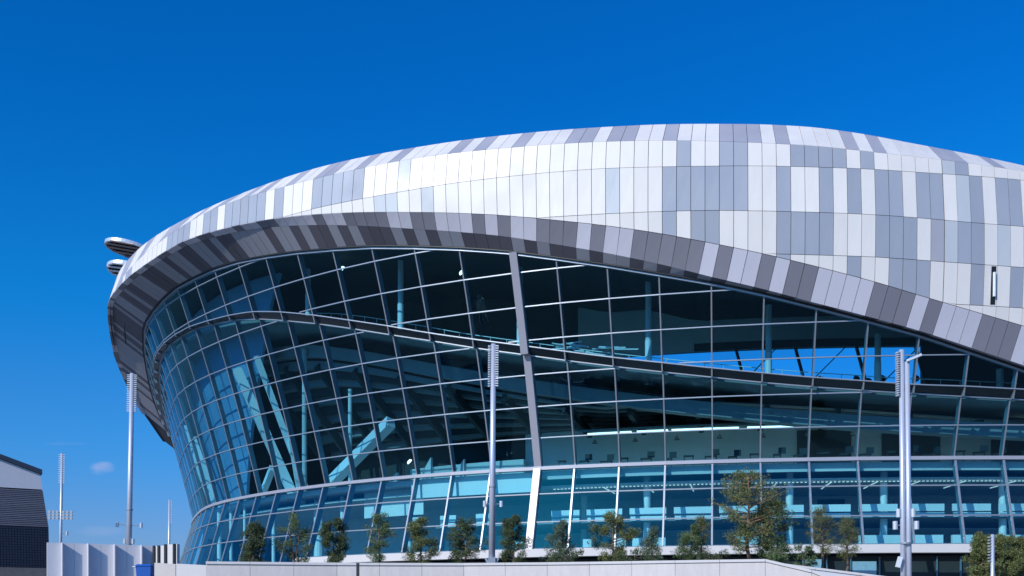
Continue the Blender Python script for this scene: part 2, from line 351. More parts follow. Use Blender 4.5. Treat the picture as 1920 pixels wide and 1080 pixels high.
for a, b in zip(ML[:-1], ML[1:]):
    if b < -17: continue
    for z0, z1 in ((None, 8.9), (8.9, 11.5), (11.5, ZW)):
        g = pane_geo(a, b, (lambda u, z0=z0: zlow(u) if z0 is None else z0), (lambda u, z1=z1: z1), 0, 1)
        if g: panes.append((g, 'glass_low'))
    rl = [ZW] + RAIL
    for z0, z1 in zip(rl[:-1], rl[1:]):
        g = pane_geo(a, b, lambda u: z0, lambda u: min(z1, zBB(u)), -.25, 4 if zBB(a) < z1 + 1 or zBB(b) < z1 + 1 else 1)
        if g: panes.append((g, 'glass_up'))
        g = pane_geo(a, b, lambda u: max(z0, zBT(u)), lambda u: min(z1, zG(u)), .35, 4)
        if g: panes.append((g, 'glass_up'))
panes.sort(key=lambda q: -q[0][0])
for (ar, V, Fc), m in panes[:300]: part('glass_pane', V, Fc, MT[m], stadium)
for m in ('glass_up', 'glass_low'):
    rest = MB()
    for (ar, V, Fc), mm in panes[300:]:
        if mm == m: rest.add(V, Fc)
    if rest.V: rest.done('small_glass_panes', MT[m], stadium, kind='stuff')
# mullions
def post(u, zs, off, w, d0, d1):
    t = Vector((math.cos(float(np.interp(u, cu, ct))), math.sin(float(np.interp(u, cu, ct))), 0)); nrm = Vector((t.y, -t.x, 0))
    V = []; Fc = []
    for z in zs:
        c = P(u, dg(u, z) + off, z)
        V += [c - t * w / 2 + nrm * d0, c + t * w / 2 + nrm * d0, c + t * w / 2 + nrm * d1, c - t * w / 2 + nrm * d1]
    for i in range(len(zs) - 1):
        for j in range(4):
            a, b = i * 4 + j, i * 4 + (j + 1) % 4; Fc.append((a, b, b + 4, a + 4))
    Fc += [(3, 2, 1, 0), tuple(len(V) - 4 + k for k in range(4))]
    return V, Fc
for u in ML:
    if u < -17: continue
    big = u == 4.15
    secs = [((zlow(u), ZW), 0, 'lower'), ((ZW + .1, zBB(u)), -.25, 'mid'), ((zBB(u) - .05, zG(u)), .35, 'up')]
    for (a, b), off, k in secs:
        zs = [a + (b - a) * i / 4 for i in range(5)]
        w = .115 if k != 'lower' else .15
        if big: w = .68
        V, Fc = post(u, zs, off, w, -.05, .30 if big else (.03 if k != 'lower' else .07))
        o = part('mullion', V, Fc, MT['alu_lilac'] if big else MT['alu'], stadium, label='wide lilac mullion' if big else None)
        V, Fc = post(u, zs, off, .10 if not big else .5, -.65 if u > -3 else -.65 + .04 * min(10, -3 - u), -.07)
        part('mullion_fin', V, Fc, MT['fin'], o)
# transoms
def rail(name, ua, ub, zf, off, h, d0, d1, m):
    us = sorted(set([ua, ub] + [x for x in ML if ua < x < ub] + ([x for x in rng(ua, ub, .25)] if callable(zf) else [])))
    zfn = zf if callable(zf) else (lambda u: zf)
    V = []; Fc = []
    for u in us:
        t = chord_frame(u); nn = Vector((t.y, -t.x, 0)); z = zfn(u); c = pos(u, off, z)
        V += [c + nn * d0 - Vector((0, 0, h / 2)), c + nn * d1 - Vector((0, 0, h / 2)), c + nn * d1 + Vector((0, 0, h / 2)), c + nn * d0 + Vector((0, 0, h / 2))]
    for i in range(len(us) - 1):
        for j in range(4):
            a, b = i * 4 + j, i * 4 + (j + 1) % 4; Fc.append((a, b, b + 4, a + 4))
    Fc += [(3, 2, 1, 0), tuple(len(V) - 4 + k for k in range(4))]
    return part(name, V, Fc, m, stadium)
def spans(cond):
    us = np.arange(-17, 17.001, .05); out = []; st = None
    for u in us:
        if cond(u):
            if st is None: st = u
            last = u
        elif st is not None: out.append((st, last)); st = None
    if st is not None: out.append((st, last))
    return [s for s in out if s[1] - s[0] > .2]
for z in RAIL:
    for a, b in spans(lambda u: z < zBB(u) - .05): rail('transom', a, b, z, -.25, .09, -.12, .04, MT['alu'])
    for a, b in spans(lambda u: zBT(u) + .05 < z < zG(u) - .05): rail('transom', a, b, z, .35, .09, -.12, .04, MT['alu'])
for z in (8.9, 11.5): rail('transom', -17, 17, z, 0, .105, -.12, .07, MT['alu'])
rail('waist_rail', -17, 17, ZW, 0, .30, -.45, .2, MT['alu_lilac'])
rail('belt_top_rail', -17, 17, lambda u: zBT(u) - .03, .35, .09, -.2, .08, MT['alu'])
rail('belt_bottom_rail', -17, 17, lambda u: zBB(u) + .03, -.25, .09, -.2, .1, MT['alu'])
rail('head_rail', -17, 17, lambda u: zG(u) - .08, .35, .16, -.2, .12, MT['alu'])
for a, b in zip(ML[:-1], ML[1:]):
    if b < -16: continue
    V = []; 
    for u in (a + .01, (a + b) / 2, b - .01):
        top, bot = zBT(u) - .11, zBB(u) + .11
        V += [pos(u, .35, top), pos(u, -.22, bot), pos(u, -.3, bot), pos(u, .27, top)]
    Fc = [(0, 3, 2, 1), (8, 9, 10, 11)]
    for i in range(2):
        for j in range(4):
            p_, q_ = i * 4 + j, i * 4 + (j + 1) % 4; Fc.append((p_, q_, q_ + 4, p_ + 4))
    part('belt_panel', V, Fc, MT['belt'], stadium)

# ---- metal rim: fascia, soffit and cladding panels on a dark backing
seam = itp([-120, -67, -60, -53, -42, -28, -18, 0, 14], [-18.0, -4.72, -2.97, -1.27, 1.43, 5.0, 7.63, 12.35, 16.0])
slant = itp([-1, 4, 8, 14], [0, -.06, -.17, -.2])
uu = rng(U0, U1, .3)
sweep('rim_backing', uu, lambda u: [(dG(u) + .1, zG(u) + .3), (dFl(u) - .1, zFl(u) + .14), (dE(u) - .16, zE(u) + .08)] +
      [(dc(u, z) - .32, z) for z in [zE(u) + (zJ1(u) - zE(u)) * q for q in (.2, .35, .5, .6, .7, .8, .9, .99)]] + [(dE(u) + bS(u), zS(u) - .12)] +
      [(dE(u) + bS(u) - .5, zS(u) - .5), (dE(u) - 1.9 + bJ(u), zJ1(u) - .8), (dE(u) - .8, zE(u) + .8), (dG(u) - .3, zG(u) + .8)], MT['backing'])
sweep('roof_deck', uu, lambda u: [(dE(u) + bS(u) - .02, zS(u) - .06), (dE(u) + bS(u) - 3.5, zS(u) + .75), (dE(u) + bS(u) - 14, zS(u) + 1.4), (-17.5, zS(u) + 1.4), (-17.5, zS(u) + .4), (dE(u) + bS(u) - .4, zS(u) - .45)], MT['clad_grey'])
sweep('head_gasket', uu, lambda u: [(dG(u) - .3, zG(u) + .02), (dG(u) + .28, zG(u) + .02), (dG(u) + .28, zG(u) + .26), (dG(u) - .3, zG(u) + .3)], MT['black'])
RIB = .018
def patch(ua0, ua1, ub0, ub1, fa, fb, nv, thick, nu=1):
    """panel: left edge from u=ua0 (bottom) to ua1 (top); right edge ub0..ub1; fa(u, t) gives (d, z) for t 0..1"""
    V = []; Fc = []
    for i in range(nv + 1):
        t = i / nv
        for j in range(nu + 1):
            s = j / nu; u = (ua0 + (ua1 - ua0) * t) * (1 - s) + (ub0 + (ub1 - ub0) * t) * s
            d, z = fa(u, t); V.append(P(u, d, z))
    w = nu + 1; nn = len(V)
    # inward copy
    c0 = V[0]; nrm = (V[nu] - V[0]).cross(V[nv * w] - V[0]).normalized()
    V += [v - nrm * thick for v in V[:nn]]
    for i in range(nv):
        for j in range(nu):
            a = i * w + j; Fc.append((a, a + 1, a + w + 1, a + w))
    ring = [j for j in range(w)] + [i * w + nu for i in range(1, nv + 1)] + [nv * w + j for j in range(nu - 1, -1, -1)] + [i * w for i in range(nv - 1, 0, -1)]
    for k in range(len(ring)):
        a, b = ring[k], ring[(k + 1) % len(ring)]; Fc.append((b, a, a + nn, b + nn))
    return V, Fc
GU = .005; GV = .022
rnd = random.Random(3)
KS = list(range(-118, 13))
# which panels are dark, grey or mauve, row by row (panel numbers count from the vertical movement joint)
DK = {
 'C': set([-41, -36, -34, -31, -27, -26, -24, -23, -20, -16, -15, -14, -12, -7, -5, 0, 1, 4, -44, -47, -48, -51, -54, -56, -59, -60, -63, -66, -67, -68, -69, -73, -74, -78]),
 'R1': set([-19, -16, -15, -11, -10, -9, -8, -6, 1, -48, -47, -46, -45, -44, -52, -54, -55, -56, -57, -58, -60, -61, -64, -65, -66, -67, -76, -77, -80, -81]),
 'R2': set([-20, -19, -18, -17, -16, -15, -12, -9, -7, -5, -4, -2, -1, 2, 4, 5, 8]),
 'R3': set([-20, -18, -17, -12, -11, -10, -9, -5, -4, -3, 1, 2, 7]),
 'R4': set([-12, -7, -4, -3, -2, 2, 5, 8]), 'R5': set(),
 'A': set([-19, -18, -16, -13, -11, -10, -5, -4, -3, -1, 3, 4, 5, -22, -21, -20, -25, -27, -28, -29, -32, -34, -38, -39, -42, -43, -44, -45, -48, -53, -54, -57, -61, -62, -65, -68, -69, -72, -75, -76, -80, 8, 9]),
 'B': set([-42, -40, -38, -35, -34, -33, -32, -30, -28, -27, -25, -22, -20, -18, -16, -13, -11, -8, -5, -3, -1, -44, -43, -46, -49, -48, -51, -54, -59, -60, -62, -65, -66, -69, -72, -73, -74, -78, -81, -82, -86, -90, -91]),
}
GR = {'R1': {-40, 0}, 'R2': {-42, -41, -38, -24, 1}, 'R3': {0, 4}, 'C': set(), 'R4': set(), 'R5': set(), 'A': set(), 'B': set()}
for row in DK:
    for k in range(-118, -78): 
        if rnd.random() < .4: DK[row].add(k)
clad = []
rows = [('R5', None, zJ5), ('R4', zJ5, zJ4), ('R3', zJ4, zJ3), ('R2', zJ3, zJ2), ('R1', zJ2, zJ1), ('C', zJ1, zS)]
for k in KS:
    ua, ub = seam(k) + GU, seam(k + 1) - GU
    if k == 0: ua += .004
    if k == -1: ub -= .004
    for row, lo, hi in rows:
        l = lambda u: zE(u) + .02 if lo is None else max(zE(u) + .02, lo(u))
        h = lambda u: max(l(u), hi(u))
        if h(ua) - l(ua) < .10 and h(ub) - l(ub) < .10: continue
        f = lambda u, t: (lambda z: (dc(u, z), z))(l(u) + GV + (max(h(u) - GV, l(u) + GV + .01) - l(u) - GV) * t)
        V, Fc = patch(ua, ua, ub, ub, f, None, 1, .08)
        mm = 'clad_light'
        if k in DK[row]: mm = 'clad_mauve' if row == 'C' else 'clad_dark'
        elif k in GR[row]: mm = 'clad_grey'
        if row == 'R3' and k == -1: mm = 'clad_mauve'
        w = (V[1] - V[0]).length * max(.1, (V[-1] - V[0]).length)
        sz = abs(V[1].x / V[1].y - V[0].x / V[0].y) * (h(ua) - l(ua) + h(ub) - l(ub) + (.5 if row == 'C' else 0))
        clad.append((sz, V, Fc, mm))
clad.sort(key=lambda q: -q[0])
for sz, V, Fc, mm in clad[:300]: part('cladding_panel', V, Fc, MT[mm], stadium)
for mm in ('clad_light', 'clad_grey', 'clad_dark', 'clad_mauve'):
    b = MB()
    for sz, V, Fc, m2 in clad[300:]:
        if m2 == mm: b.add(V, Fc)
    if b.V: b.done('small_cladding_panels', MT[mm], stadium, kind='stuff')
for k in KS:
    ua, ub = seam(k) + GU, seam(k + 1) - GU
    s1 = slant((ua + ub) / 2)
    sh = lambda u, t: (dFl(u) + (dE(u) - dFl(u)) * t, zFl(u) + .015 + (zE(u) - .02 - zFl(u)) * t)
    V, Fc = patch(ua + s1 * .75, ua, ub + s1 * .75, ub, sh, None, 1, .06)
    part('fascia_panel', V, Fc, MT['fas_dark' if k in DK['A'] else 'fas_light'], stadium)
    sh = lambda u, t: (dG(u) + .30 + (dFl(u) - .015 - dG(u) - .30) * t, zG(u) + .12 + (zFl(u) - .0 - zG(u) - .12) * t)
    V, Fc = patch(ua + s1, ua + s1 * .75, ub + s1, ub + s1 * .75, sh, None, 1, .05)
    part('soffit_panel', V, Fc, MT['sof_dark' if k in DK['B'] else 'sof_light'], stadium)
# dark service slot in the cladding at the right with its pale tube
def patch_box(name, ua, ub, z0, z1, d0, d1, m, parent=stadium):
    V = [P(u, dc(u, z) + d, z) for z in (z0, z1) for u, d in ((ua, d1), (ub, d1), (ub, d0), (ua, d0))]
    return part(name, V, [(0, 3, 2, 1), (4, 5, 6, 7), (0, 1, 5, 4), (1, 2, 6, 5), (2, 3, 7, 6), (3, 0, 4, 7)], m, parent)
slot = patch_box('service_slot', 13.27, 13.36, 25.6, 28.6, -.05, .03, MT['black'])
b = MB(); b.tube(P(13.33, dc(13.33, 26.3) + .12, 26.2), P(13.32, dc(13.33, 28) + .12, 28.1), .12, n=10); b.done('pale_tube', MT['white'], slot)
slot2 = patch_box('service_slot', 14.28, 14.33, 25.2, 28.4, -.05, .03, MT['fin'])

# ---- band and recess under the lower glass
sweep('plinth_band', rng(-2.3, 13.35, .25), bar(1.6, lambda u: dg(u, 6.0) + .28, 5.72, 6.42), MT['coping'])
sweep('plinth_upstand', rng(-2.3, 16.9, .25), bar(lambda u: dg(u, 6.0) - .35, lambda u: dg(u, 6.0) + .05, 6.421, 6.5), MT['fin'])
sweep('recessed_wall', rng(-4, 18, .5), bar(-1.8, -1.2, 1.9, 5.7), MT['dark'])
for u in (9.4, 9.9, 10.4, 10.9, 11.5, 12.1, 12.7, 13.2): sweep('entrance_frame', [u, u + .03], bar(-1.15, -1.0, 1.95, 5.6), MT['fin'])
o = sweep('entrance_door', [10.95, 11.45], bar(-1.12, -1.05, 1.95, 5.2), MT['poster'])
o = sweep('notice_board', [9.95, 10.35], bar(-1.0, -.9, 4.0, 5.4), MT['poster'])

# ---- inside: floors, columns, raking beams, seating underside
S_ = lambda *a, **k: sweep(*a, **k)
S_('floor_slab', rng(-17, 17.5), bar(-15, -.75, 13.2, 13.7), MT['concrete'])
S_('slab_edge', rng(4.3, 17.2, .25), bar(-.72, -.60, 12.95, 13.68), MT['interior'])
S_('slab_edge', rng(.75, 4.1, .25), bar(-1.0, -.72, 11.9, 13.68), MT['white'])
S_('wall_lining', rng(-1.3, .7, .25), bar(-3.2, -3.0, 10.6, 13.6), MT['white'])
S_('lower_ceiling', rng(-17, 17.5), bar(-14.5, -2.0, 12.35, 12.55), MT['interior'])
baf = MB()
for i, u in enumerate(np.arange(4.35, 16.5, .09)):
    c = P(u, -2.4, 12.25); t = chord_frame(u); baf.beam(c - t * .09, c + t * .09, .2, .05)
baf.done('ceiling_baffles', MT['strip'], stadium, kind='stuff')
for u in (5.5, 6.5, 7.5, 8.35, 9.4, 10.6, 11.6, 12.5, 13.5, 14.6):
    b = MB(); b.beam(P(u, -3, 12.3), P(u, -8, 12.3), .05, .05); b.done('strip_light', MT['strip'], stadium)
for u, d in ((6.5, -3.3), (9.7, -3.3), (11.75, -3.3), (14.35, -3.3), (2.2, -7), (-.6, -7), (16.3, -6), (4.6, -9)):
    b = MB(); b.tube(P(u, d, 4.0), P(u, d, 13.2), .33, n=14); b.done('interior_column', MT['white'], stadium, smooth=False)
S_('mezzanine_floor', rng(1.2, 17.5), bar(-13, -2.3, 9.05, 9.3), MT['concrete_mid'])
for a, bb in zip(ML[:-1], ML[1:]):
    if a < 0 or bb > 17: continue
    a2, b2 = a + (.14 if a > 4 else .3), bb - .03
    if a < 4: 
        if a not in (0, 1, 2): continue
        a2, b2 = a + .35, a + .8
    S_('balustrade_panel', [a2, (a2 + b2) / 2, b2], bar(-2.25, -2.15, 9.62, 10.25), MT['white'])
    S_('balustrade_panel', [a2 + .02, (a2 + b2) / 2, b2], bar(-2.2, -2.1, 9.12, 9.50), MT['white'])
for a, bb in ((5.75, 6.05), (6.2, 6.5), (6.7, 6.95), (8.5, 9.0), (11.15, 12.15), (12.25, 12.95), (13.15, 13.6), (14.1, 14.9), (3.3, 3.8), (5.05, 5.25)):
    S_('planter_wall', [a, (a + bb) / 2, bb], bar(-2.6, -2.2, 6.4, 7.55), MT['white'])
S_('lower_floor', rng(-17, 17.5), bar(-14, -.3, 5.9, 6.2), MT['concrete_mid'])
S_('rear_wall', rng(-17, 17.5), bar(-14.6, -14.2, 4, 13.2), MT['interior'])
for u0, u1, z0, z1, m in ((8.6, 9.2, 9.3, 12.1, 'furn'), (9.9, 10.6, 9.3, 12.0, 'interior'), (10.8, 11.5, 10.2, 12.0, 'furn'), (12.8, 14.0, 9.3, 12.0, 'interior'), (5.3, 6.2, 9.3, 12, 'interior'), (7.2, 8.1, 9.3, 12, 'interior'), (14.6, 16, 9.3, 12, 'interior'), (2.4, 3.6, 6.2, 12, 'interior'), (-1, .6, 6.2, 10, 'interior'), (14.4, 15.4, 6.2, 8.2, 'furn'), (6.2, 7.0, 6.2, 8.6, 'interior')):
    S_('wall_panel', [u0, u1], bar(-14.15, -14.0, z0, z1), MT[m])
# waist-level room
S_('room_rear_wall', rng(2.4, 17.5), bar(-13.5, -13, 13.7, 19.5), MT['interior'])
S_('room_rear_wall', rng(-1.6, 2.6), bar(-11.5, -11, 13.7, 16.6), MT['interior'])
S_('room_ceiling', rng(4.6, 17.5), lambda u: [(-13, 19.3), (-6.0, 18.05), (-6.0, 18.25), (-13, 19.5)], MT['concrete_mid'])
for u0, u1 in ((4.9, 6.0), (6.15, 6.9), (7.0, 8.6), (8.8, 10.9), (11.2, 14.2), (14.5, 15.6), (16, 17)):
    S_('light_trough', [u0, (u0 + u1) / 2, u1], bar(-6.9, -6.1, 17.82, 17.93), MT['trough'])
for u0, u1 in ((10.2, 11.6), (12.4, 13.9), (15.2, 17)): S_('bar_opening', [u0, u1], bar(-12.95, -12.8, 13.7, 18.6), MT['furn'])
for i in range(26):
    u = 4.6 + i * .48; c = P(u, -1.5 - (i % 3) * .7, 0); t = chord_frame(u); nn = Vector((t.y, -t.x, 0)); z = 13.7
    b = MB(); w = .35 + .25 * ((i * 7) % 5) / 5; b.beam(c - t * w + Vector((0, 0, z + .98)), c + t * w + Vector((0, 0, z + .98)), .6, .08)
    for s in (-1, 1): b.beam(c + t * s * (w - .06) + Vector((0, 0, z)), c + t * s * (w - .06) + Vector((0, 0, z + .95)), .06, .06, up=(1, 0, 0))
    if i % 3: b.beam(c + t * .1 + Vector((0, 0, z + 1.35)), c + t * .75 + Vector((0, 0, z + 1.35)), .08, .55)
    b.done('table', MT['furn'], stadium)
for i in range(11):
    u = 5 + i * 1.05; c = P(u, -7.5, 17.5); b = MB(); b.tube(c, c - Vector((0, 0, .35)), .08, .28, 8); b.tube(c, c + Vector((0, 0, 1.0)), .02, n=4); b.done('pendant_lamp', MT['furn'], stadium)
# stepped underside of the seating
uS = rng(-6.6, 17.5, .7)
ztop = lambda u: max(zBB(u) - 2.9, 19.7 - .35 * max(0, u - 8))
NST = 11
for k in range(NST):
    f0, f1 = k / NST, (k + 1) / NST
    d0, d1 = -3.2 - 10.5 * f0, -3.2 - 10.5 * f1
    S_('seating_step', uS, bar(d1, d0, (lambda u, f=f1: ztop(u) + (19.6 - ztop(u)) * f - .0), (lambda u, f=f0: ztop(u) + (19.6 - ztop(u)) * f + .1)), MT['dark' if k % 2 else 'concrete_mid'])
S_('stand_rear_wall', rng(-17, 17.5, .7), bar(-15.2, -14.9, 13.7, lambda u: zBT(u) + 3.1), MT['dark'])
for u in np.arange(-6.3, 17, 1.55):
    b = MB(); b.beam(P(u, -3.0, ztop(u) - .4), P(u, -11.8, 18.9), .45, .9); b.done('raker_beam', MT['dark'], stadium)
S_('upper_deck_edge', rng(-8, 17.5, .25), bar(-3.3, -1.9, lambda u: zBB(u) - 2.55, lambda u: zBB(u) - 1.35), MT['concrete_mid'])
S_('upper_deck', rng(-17, 17.5), bar(-7.5, lambda u: dg(u, zBB(u)) - .9, lambda u: zBT(u) - .75, lambda u: zBT(u) - .35), MT['concrete_mid'])
# upper void: rear wall, ceiling, columns, railing
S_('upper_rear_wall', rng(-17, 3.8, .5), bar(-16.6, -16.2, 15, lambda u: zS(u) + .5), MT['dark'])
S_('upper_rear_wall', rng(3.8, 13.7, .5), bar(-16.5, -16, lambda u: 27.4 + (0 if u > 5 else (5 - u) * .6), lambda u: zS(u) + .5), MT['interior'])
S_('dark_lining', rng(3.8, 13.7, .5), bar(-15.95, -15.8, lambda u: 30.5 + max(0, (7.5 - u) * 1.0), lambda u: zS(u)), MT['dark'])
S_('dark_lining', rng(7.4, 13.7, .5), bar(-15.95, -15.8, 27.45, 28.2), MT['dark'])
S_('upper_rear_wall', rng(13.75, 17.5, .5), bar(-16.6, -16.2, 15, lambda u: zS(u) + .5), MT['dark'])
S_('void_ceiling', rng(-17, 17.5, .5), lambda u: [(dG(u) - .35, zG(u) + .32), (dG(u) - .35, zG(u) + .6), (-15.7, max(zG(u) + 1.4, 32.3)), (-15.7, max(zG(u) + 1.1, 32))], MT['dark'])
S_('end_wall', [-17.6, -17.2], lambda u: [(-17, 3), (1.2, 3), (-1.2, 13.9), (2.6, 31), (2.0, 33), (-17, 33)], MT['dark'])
V = []; Fc = []; nz_, nu_ = 8, 26  # added wall imitating mirrored sky, its end slanted along the reflection's edge
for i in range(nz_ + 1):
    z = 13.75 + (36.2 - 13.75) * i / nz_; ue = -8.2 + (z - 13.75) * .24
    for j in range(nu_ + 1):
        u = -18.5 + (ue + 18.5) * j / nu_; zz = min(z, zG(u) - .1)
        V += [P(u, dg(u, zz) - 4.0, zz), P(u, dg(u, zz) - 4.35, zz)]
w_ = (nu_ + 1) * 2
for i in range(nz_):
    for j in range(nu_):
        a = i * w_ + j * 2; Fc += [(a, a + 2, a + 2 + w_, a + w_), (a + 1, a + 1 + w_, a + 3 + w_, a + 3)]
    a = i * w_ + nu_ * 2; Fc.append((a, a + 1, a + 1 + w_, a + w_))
part('sky_reflection_wall', V, Fc, MT['sky_reflection_blue'], stadium)
for u, d in ((.75, 1.0), (-2.3, 1.0), (3.75, .3), (6.6, -1.2), (9.2, -1.5), (11.55, -2.2), (14.2, -2.5), (-5.0, 1.0)):
    zb, zt = zBT(u) - .3, zG(u) + 1.1
    b = MB(); b.tube(P(u, d, zb + 3), P(u, d, zt), .27, n=14); o = b.done('void_column', MT['interior'], stadium)
    b = MB(); b.tube(P(u, d, zb), P(u, d, zb + 3), .30, n=14); b.done('column_sleeve', MT['white'], o)
for hh in (.75, 1.35):
    sweep('railing_bar', rng(-3.2, 14.5, .25), bar(-1.9, -1.82, lambda u: zBT(u) + hh, lambda u: zBT(u) + hh + .06), MT['white'])
for u in np.arange(-3.1, 14.4, .42):
    b = MB(); b.tube(P(u, -1.86, zBT(u) - .3), P(u, -1.86, zBT(u) + 1.38), .03, n=5); b.done('railing_post', MT['white'], stadium)
for u0, dz in ((8.7, 0), (10.35, .2), (12.0, .1), (13.6, 0)):
    b = MB(); b.beam(P(u0 - .12, -15.4, 27.6), P(u0 + .2, -15.4, 23.2), .28, .28); o = b.done('roof_strut', MT['black'], stadium)
    for s in (-.25, .0, .28):
        b = MB(); c = P(u0 + .2 + s * 1.3, -15.2, 23.9 + abs(s)); b.tube(c, c + Vector((0, -.35, -.25)), .25, .33, 8); b.done('floodlight', MT['black'], o)
for u0 in (9.0, 10.9, 12.9):
    b = MB(); b.beam(P(u0 + .7, -15.4, 27.2), P(u0 - .3, -15.4, 23.6), .10, .10); b.done('bracing_rod', MT['black'], stadium)
# temporary scaffold bars left on the upper deck behind the wide mullion
rr = random.Random(5)
for i in range(16):
    u = 4.35 + rr.random() * 1.5; z = zBT(u) + .9 + rr.random() * .9
    b = MB(); a_ = P(u, -1.2 - rr.random(), z); b.beam(a_, a_ + Vector((rr.uniform(.8, 2.2), rr.uniform(-.3, .3), rr.uniform(-.5, .25))), .09, .12); b.done('scaffold_bar', MT['white'], stadium)
# raking trees of white beams behind the left glass
def gp(u, z, off): return P(u, dg(u, z) + off, z)
def rb(name, a, b_, w, h, m='white'):
    b = MB(); b.beam(gp(*a), gp(*b_), w, h, up=(1, .3, 0)); return b.done(name, MT[m], stadium)
rb('raking_beam', (-4.15, 13.9, -2.4), (-5.45, 27.8, -2.6), 1.0, .9)
rb('raking_beam', (-3.55, 14.3, -2.6), (-4.25, 28.3, -2.4), .55, .6)
rb('raking_beam', (-3.95, 12.9, -3.4), (-3.7, 19.5, -2.6), 1.0, .7)
rb('raking_beam', (-2.5, 14.4, -2.5), (.10, 19.6, -2.5), 1.1, .9)
rb('raking_beam', (-5.9, 14.2, -2.5), (-4.9, 17.0, -2.5), .8, .6)
rb('raking_beam', (-13.0, 26.3, -2.0), (-11.1, 15.4, -2.0), .9, .7)
rb('raking_beam', (-11.3, 23.8, -2.0), (-10.2, 14.2, -2.2), .7, .6)
for u, d, z0, z1, r in ((-3.55, -4.2, 4, 13.2, .55), (-3.3, -1.6, 13.7, 29, .26), (-8.4, -1.0, 4, 13.2, .28), (-7.6, -1.5, 4, 13.2, .2), (-6.5, -1.5, 4, 13.2, .16), (-2.3, -3.6, 4, 13.2, .28), (-5.2, -2.5, 4, 13.2, .2), (-1.7, -2.5, 14, 24, .2)):
    b = MB(); b.tube(P(u, d, z0), P(u, d, z1), r, n=12); b.done('interior_column', MT['interior' if u in (-3.3, -1.7) else 'white'], stadium)
for i, (u, d, w) in enumerate(((.2, -5.5, 2.2), (1.2, -6, 2.0), (2.0, -7, 1.6), (-.9, -5.5, 1.6))):
    t = chord_frame(u); c = P(u, d, 13.7); nn = Vector((t.y, -t.x, 0)) * .15
    tri = [c - t * w / 2, c + t * w / 2, c + t * w * .5 + Vector((0, 0, 2.9 - .4 * i)), c - t * w * .1 + Vector((0, 0, 1.1))]
    V = [v + nn for v in tri] + [v - nn for v in tri]
    part('slanted_partition', V, [(0, 1, 2, 3), (7, 6, 5, 4), (0, 4, 5, 1), (1, 5, 6, 2), (2, 6, 7, 3), (3, 7, 4, 0)], MT['interior'], stadium)
for u, z in ((-.6, 34.2), (2.55, 31.9), (4.45, 32.2), (.25, 16.0)):
    c = gp(u, z, -3.5); b = MB(); b.tube(c, c + Vector((.12, 0, -.12)), .22, .3, 8); b.done('ceiling_lamp', MT['lamp'], stadium)

# ---- louvred oval canopies standing out behind the far left of the rim
def oval(px, z, w, h, tilt, m, y0=163., ns=5):
    t = bpy.data.objects.new('louvred_canopy', None); col.objects.link(t); t.parent = stadium
    c = Vector((px, y0, z)); ax = Vector((math.cos(tilt), 0, math.sin(tilt))); ay = Vector((-math.sin(tilt) * .35, .8, .33 * .8 - h / w))
    def pt(a, b_): return c + ax * a * w / 2 + ay * b_ * w / 2
    nn = 40; V = []
    up = Vector((0, .06, .22))
    for i in range(nn):
        q = 2 * math.pi * i / nn
        V += [pt(math.cos(q), math.sin(q)), pt(math.cos(q), math.sin(q)) + up * 2.4, pt(math.cos(q) * .93, math.sin(q) * .88) + up * 2.4, pt(math.cos(q) * .93, math.sin(q) * .88)]
    Fc = [(i * 4 + j, i * 4 + (j + 1) % 4, ((i + 1) % nn) * 4 + (j + 1) % 4, ((i + 1) % nn) * 4 + j) for i in range(nn) for j in range(4)]
    part('canopy_rim', V, Fc, MT['steel_pale'], t)
    V = [pt(math.cos(2 * math.pi * i / nn) * .95, math.sin(2 * math.pi * i / nn) * .93) + up * k for k in (1.2, 2.2) for i in range(nn)]
    part('canopy_top', V, [tuple(range(nn)), tuple(range(nn, 2 * nn))[::-1]] + [(i, i + nn, (i + 1) % nn + nn, (i + 1) % nn) for i in range(nn)], MT['black'], t)
    for s in range(ns):
        bb = -.86 + 1.72 * s / (ns - 1); e = math.sqrt(max(.02, 1 - bb * bb)) * .95
        b = MB(); b.beam(pt(-e, bb), pt(e, bb), .62, .10); b.done('slat', MT[m], t)
    b = MB(); b.beam(pt(.8, 0) + up * .8, c + ax * (w / 2 + 7) + Vector((0, 2, -1.5)), .9, .9); b.done('canopy_arm', MT['roofcap'], t)
oval(-57.0, 55.3, 7.2, 2.7, -.17, 'brown')
oval(-57.0, 52.0, 6.6, 2.9, -.12, 'blue_grey')

# ------------------------------------------------------------------ dark louvred building at the far left
lb = empty('louvred_building', (-30.2, 71.4, 3.6), 'dark tiled building with grey slats and a white top band at the left edge', 'building')
dirx = Vector((-2.4, -1.5, 0)).normalized(); back = Vector((-.6, 1, 0)).normalized()
def lbp(s, y, z, inset=0): return dirx * (s + inset) + back * y + Vector((0, 0, z - 3.6))
def xin(z): return float(np.interp(z, [5.2, 7.85, 10.3, 11.3], [0, .05, .42, .6]))
def lbox(name, s0, s1, y0, y1, z0, z1, m, zs=0., kind=None):
    V = [lbp(s, y, z, xin(z)) + Vector((0, 0, zs * s if z == z1 else 0)) for z in (z0, z1) for s, y in ((s0, y0), (s1, y0), (s1, y1), (s0, y1))]
    return part(name, V, [(0, 1, 2, 3), (7, 6, 5, 4), (1, 0, 4, 5), (2, 1, 5, 6), (3, 2, 6, 7), (0, 3, 7, 4)], m, lb, kind=kind)
lbox('base_wall', -1.2, 15, -.35, 9, 3.6, 5.17, MT['base_wall'])
lbox('tiled_wall', 0, 15, .08, 9, 5.172, 7.85, MT['backing'])
lbox('louvre_wall', 0, 15, .12, 9, 7.852, 10.25, MT['backing'])
lbox('white_band', 0, 15, 0, 9, 10.3, 11.3, MT['lilac_wall'], .33)
